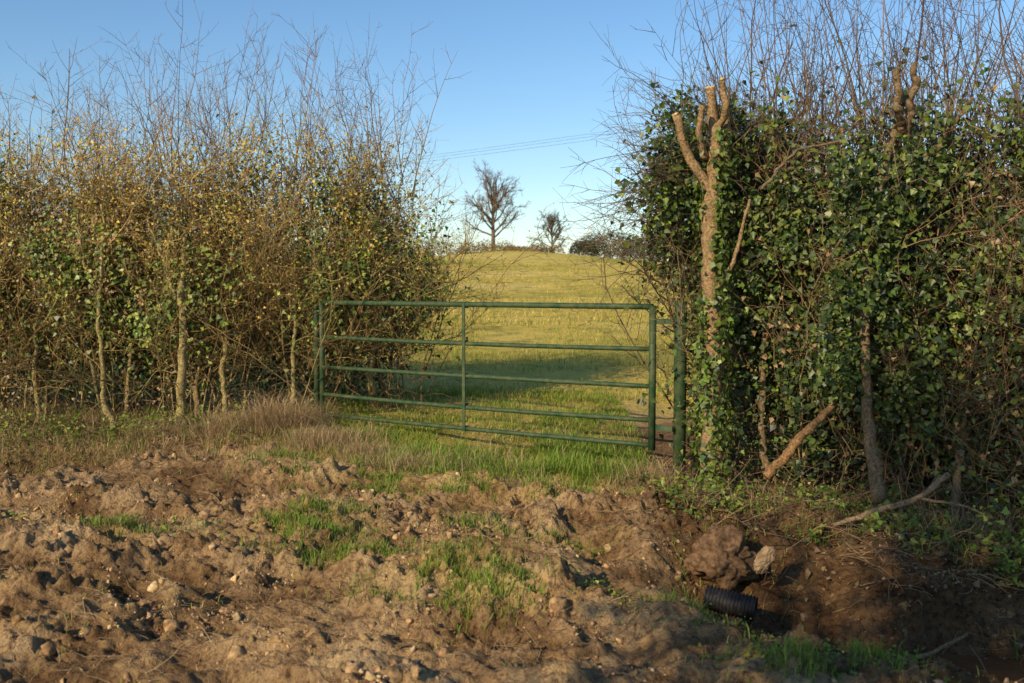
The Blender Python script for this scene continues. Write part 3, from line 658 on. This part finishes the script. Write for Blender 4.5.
obj('bramble_weeds',we,M_leaf)
# ---------------------------------------------------------------- trees on the far side of the lane (behind the viewpoint)
def ivytree(x,y,H,R,n,nc):
    root=empty('ivy_clad_tree'); a=Acc(); z=float(gh(x,y,False))-.2
    t=grow(np.array([[x,y,z]]),np.array([[0,0,1.]]),np.array([H*.85]),10,.04); tr=taper(1,10,.16,.06); tubes(a,t,tr,8,np.array([[.13,.1,.07]]))
    p,d,r=spawn(t,tr,34,.15,1,.5,1.1); b=grow(p,d,rng.uniform(.6,1.2,34)*R,7,.15,.08); br=taper(34,7,.045,.012); tubes(a,b,br,5,np.array([.13,.1,.07]))
    p,d,r=spawn(b,br,300,.2,1,.4,1.1); b2=grow(p,d,rng.uniform(.4,.9,300),5,.15,.06); b2r=taper(300,5,.010,.003); tubes(a,b2,b2r,4,np.array([.13,.1,.07]))
    p,d,r=spawn(b2,b2r,2000,.2,1,.4,1.1); b3=grow(p,d,rng.uniform(.15,.4,2000),4,.15,.04); tubes(a,b3,taper(2000,4,.004,.002),3,np.array([.13,.1,.07]))
    obj('branches',a,M_bark,root)
    l=Acc(); k=rng.integers(0,300,nc); C=b2[k,rng.integers(0,5,nc)]; kk=rng.integers(0,nc,n)
    P=C[kk]+rng.normal(0,.16,(n,3)); leaves(l,P,rng.normal(size=(n,3)),rng.uniform(.05,.09,n),mixcol(n,DK,.2)); obj('leaves',l,M_leaf,root)
ivytree(-3.2,-1.8,6.8,1.5,8000,150)
ivytree(-1.4,-2.2,7.6,1.6,9000,170)
# ---------------------------------------------------------------- light
EL,AZ=math.radians(26),math.radians(38)
Ld=Vector((math.sin(AZ)*math.cos(EL),math.cos(AZ)*math.cos(EL),-math.sin(EL)))
sl=bpy.data.lights.new('sun','SUN'); sl.energy=5; sl.angle=math.radians(.5); sl.color=(1,.82,.55)
so=bpy.data.objects.new('sun',sl); so.rotation_euler=Ld.to_track_quat('-Z','Y').to_euler(); sc.collection.objects.link(so); so.location=(-8,-10,8)
wd=bpy.data.worlds.new('World'); sc.world=wd; wd.use_nodes=True; nt=wd.node_tree
bg=nt.nodes['Background']; sk=nt.nodes.new('ShaderNodeTexSky'); sk.sky_type='NISHITA'; sk.sun_disc=False
sk.sun_elevation=EL; sk.sun_rotation=math.pi+AZ; sk.air_density=1.0;sk.dust_density=.3;sk.ozone_density=2.6
hs=nt.nodes.new('ShaderNodeHueSaturation'); hs.inputs['Saturation'].default_value=1.15
nt.links.new(sk.outputs[0],hs.inputs['Color']); nt.links.new(hs.outputs[0],bg.inputs['Color']); bg.inputs['Strength'].default_value=.15
# ---------------------------------------------------------------- camera
cd=bpy.data.cameras.new('camera'); cam=bpy.data.objects.new('camera',cd); sc.collection.objects.link(cam); sc.camera=cam
cd.sensor_width=36; cd.lens=35; cd.clip_end=3000; cd.clip_start=.05
cam.location=(0,0,1.6); cam.rotation_euler=(math.radians(90-3.19),0,0)
cd.dof.use_dof=True; cd.dof.focus_distance=8.6; cd.dof.aperture_fstop=2.8
sc.view_settings.view_transform='Standard'; sc.view_settings.look='None'; sc.view_settings.exposure=0
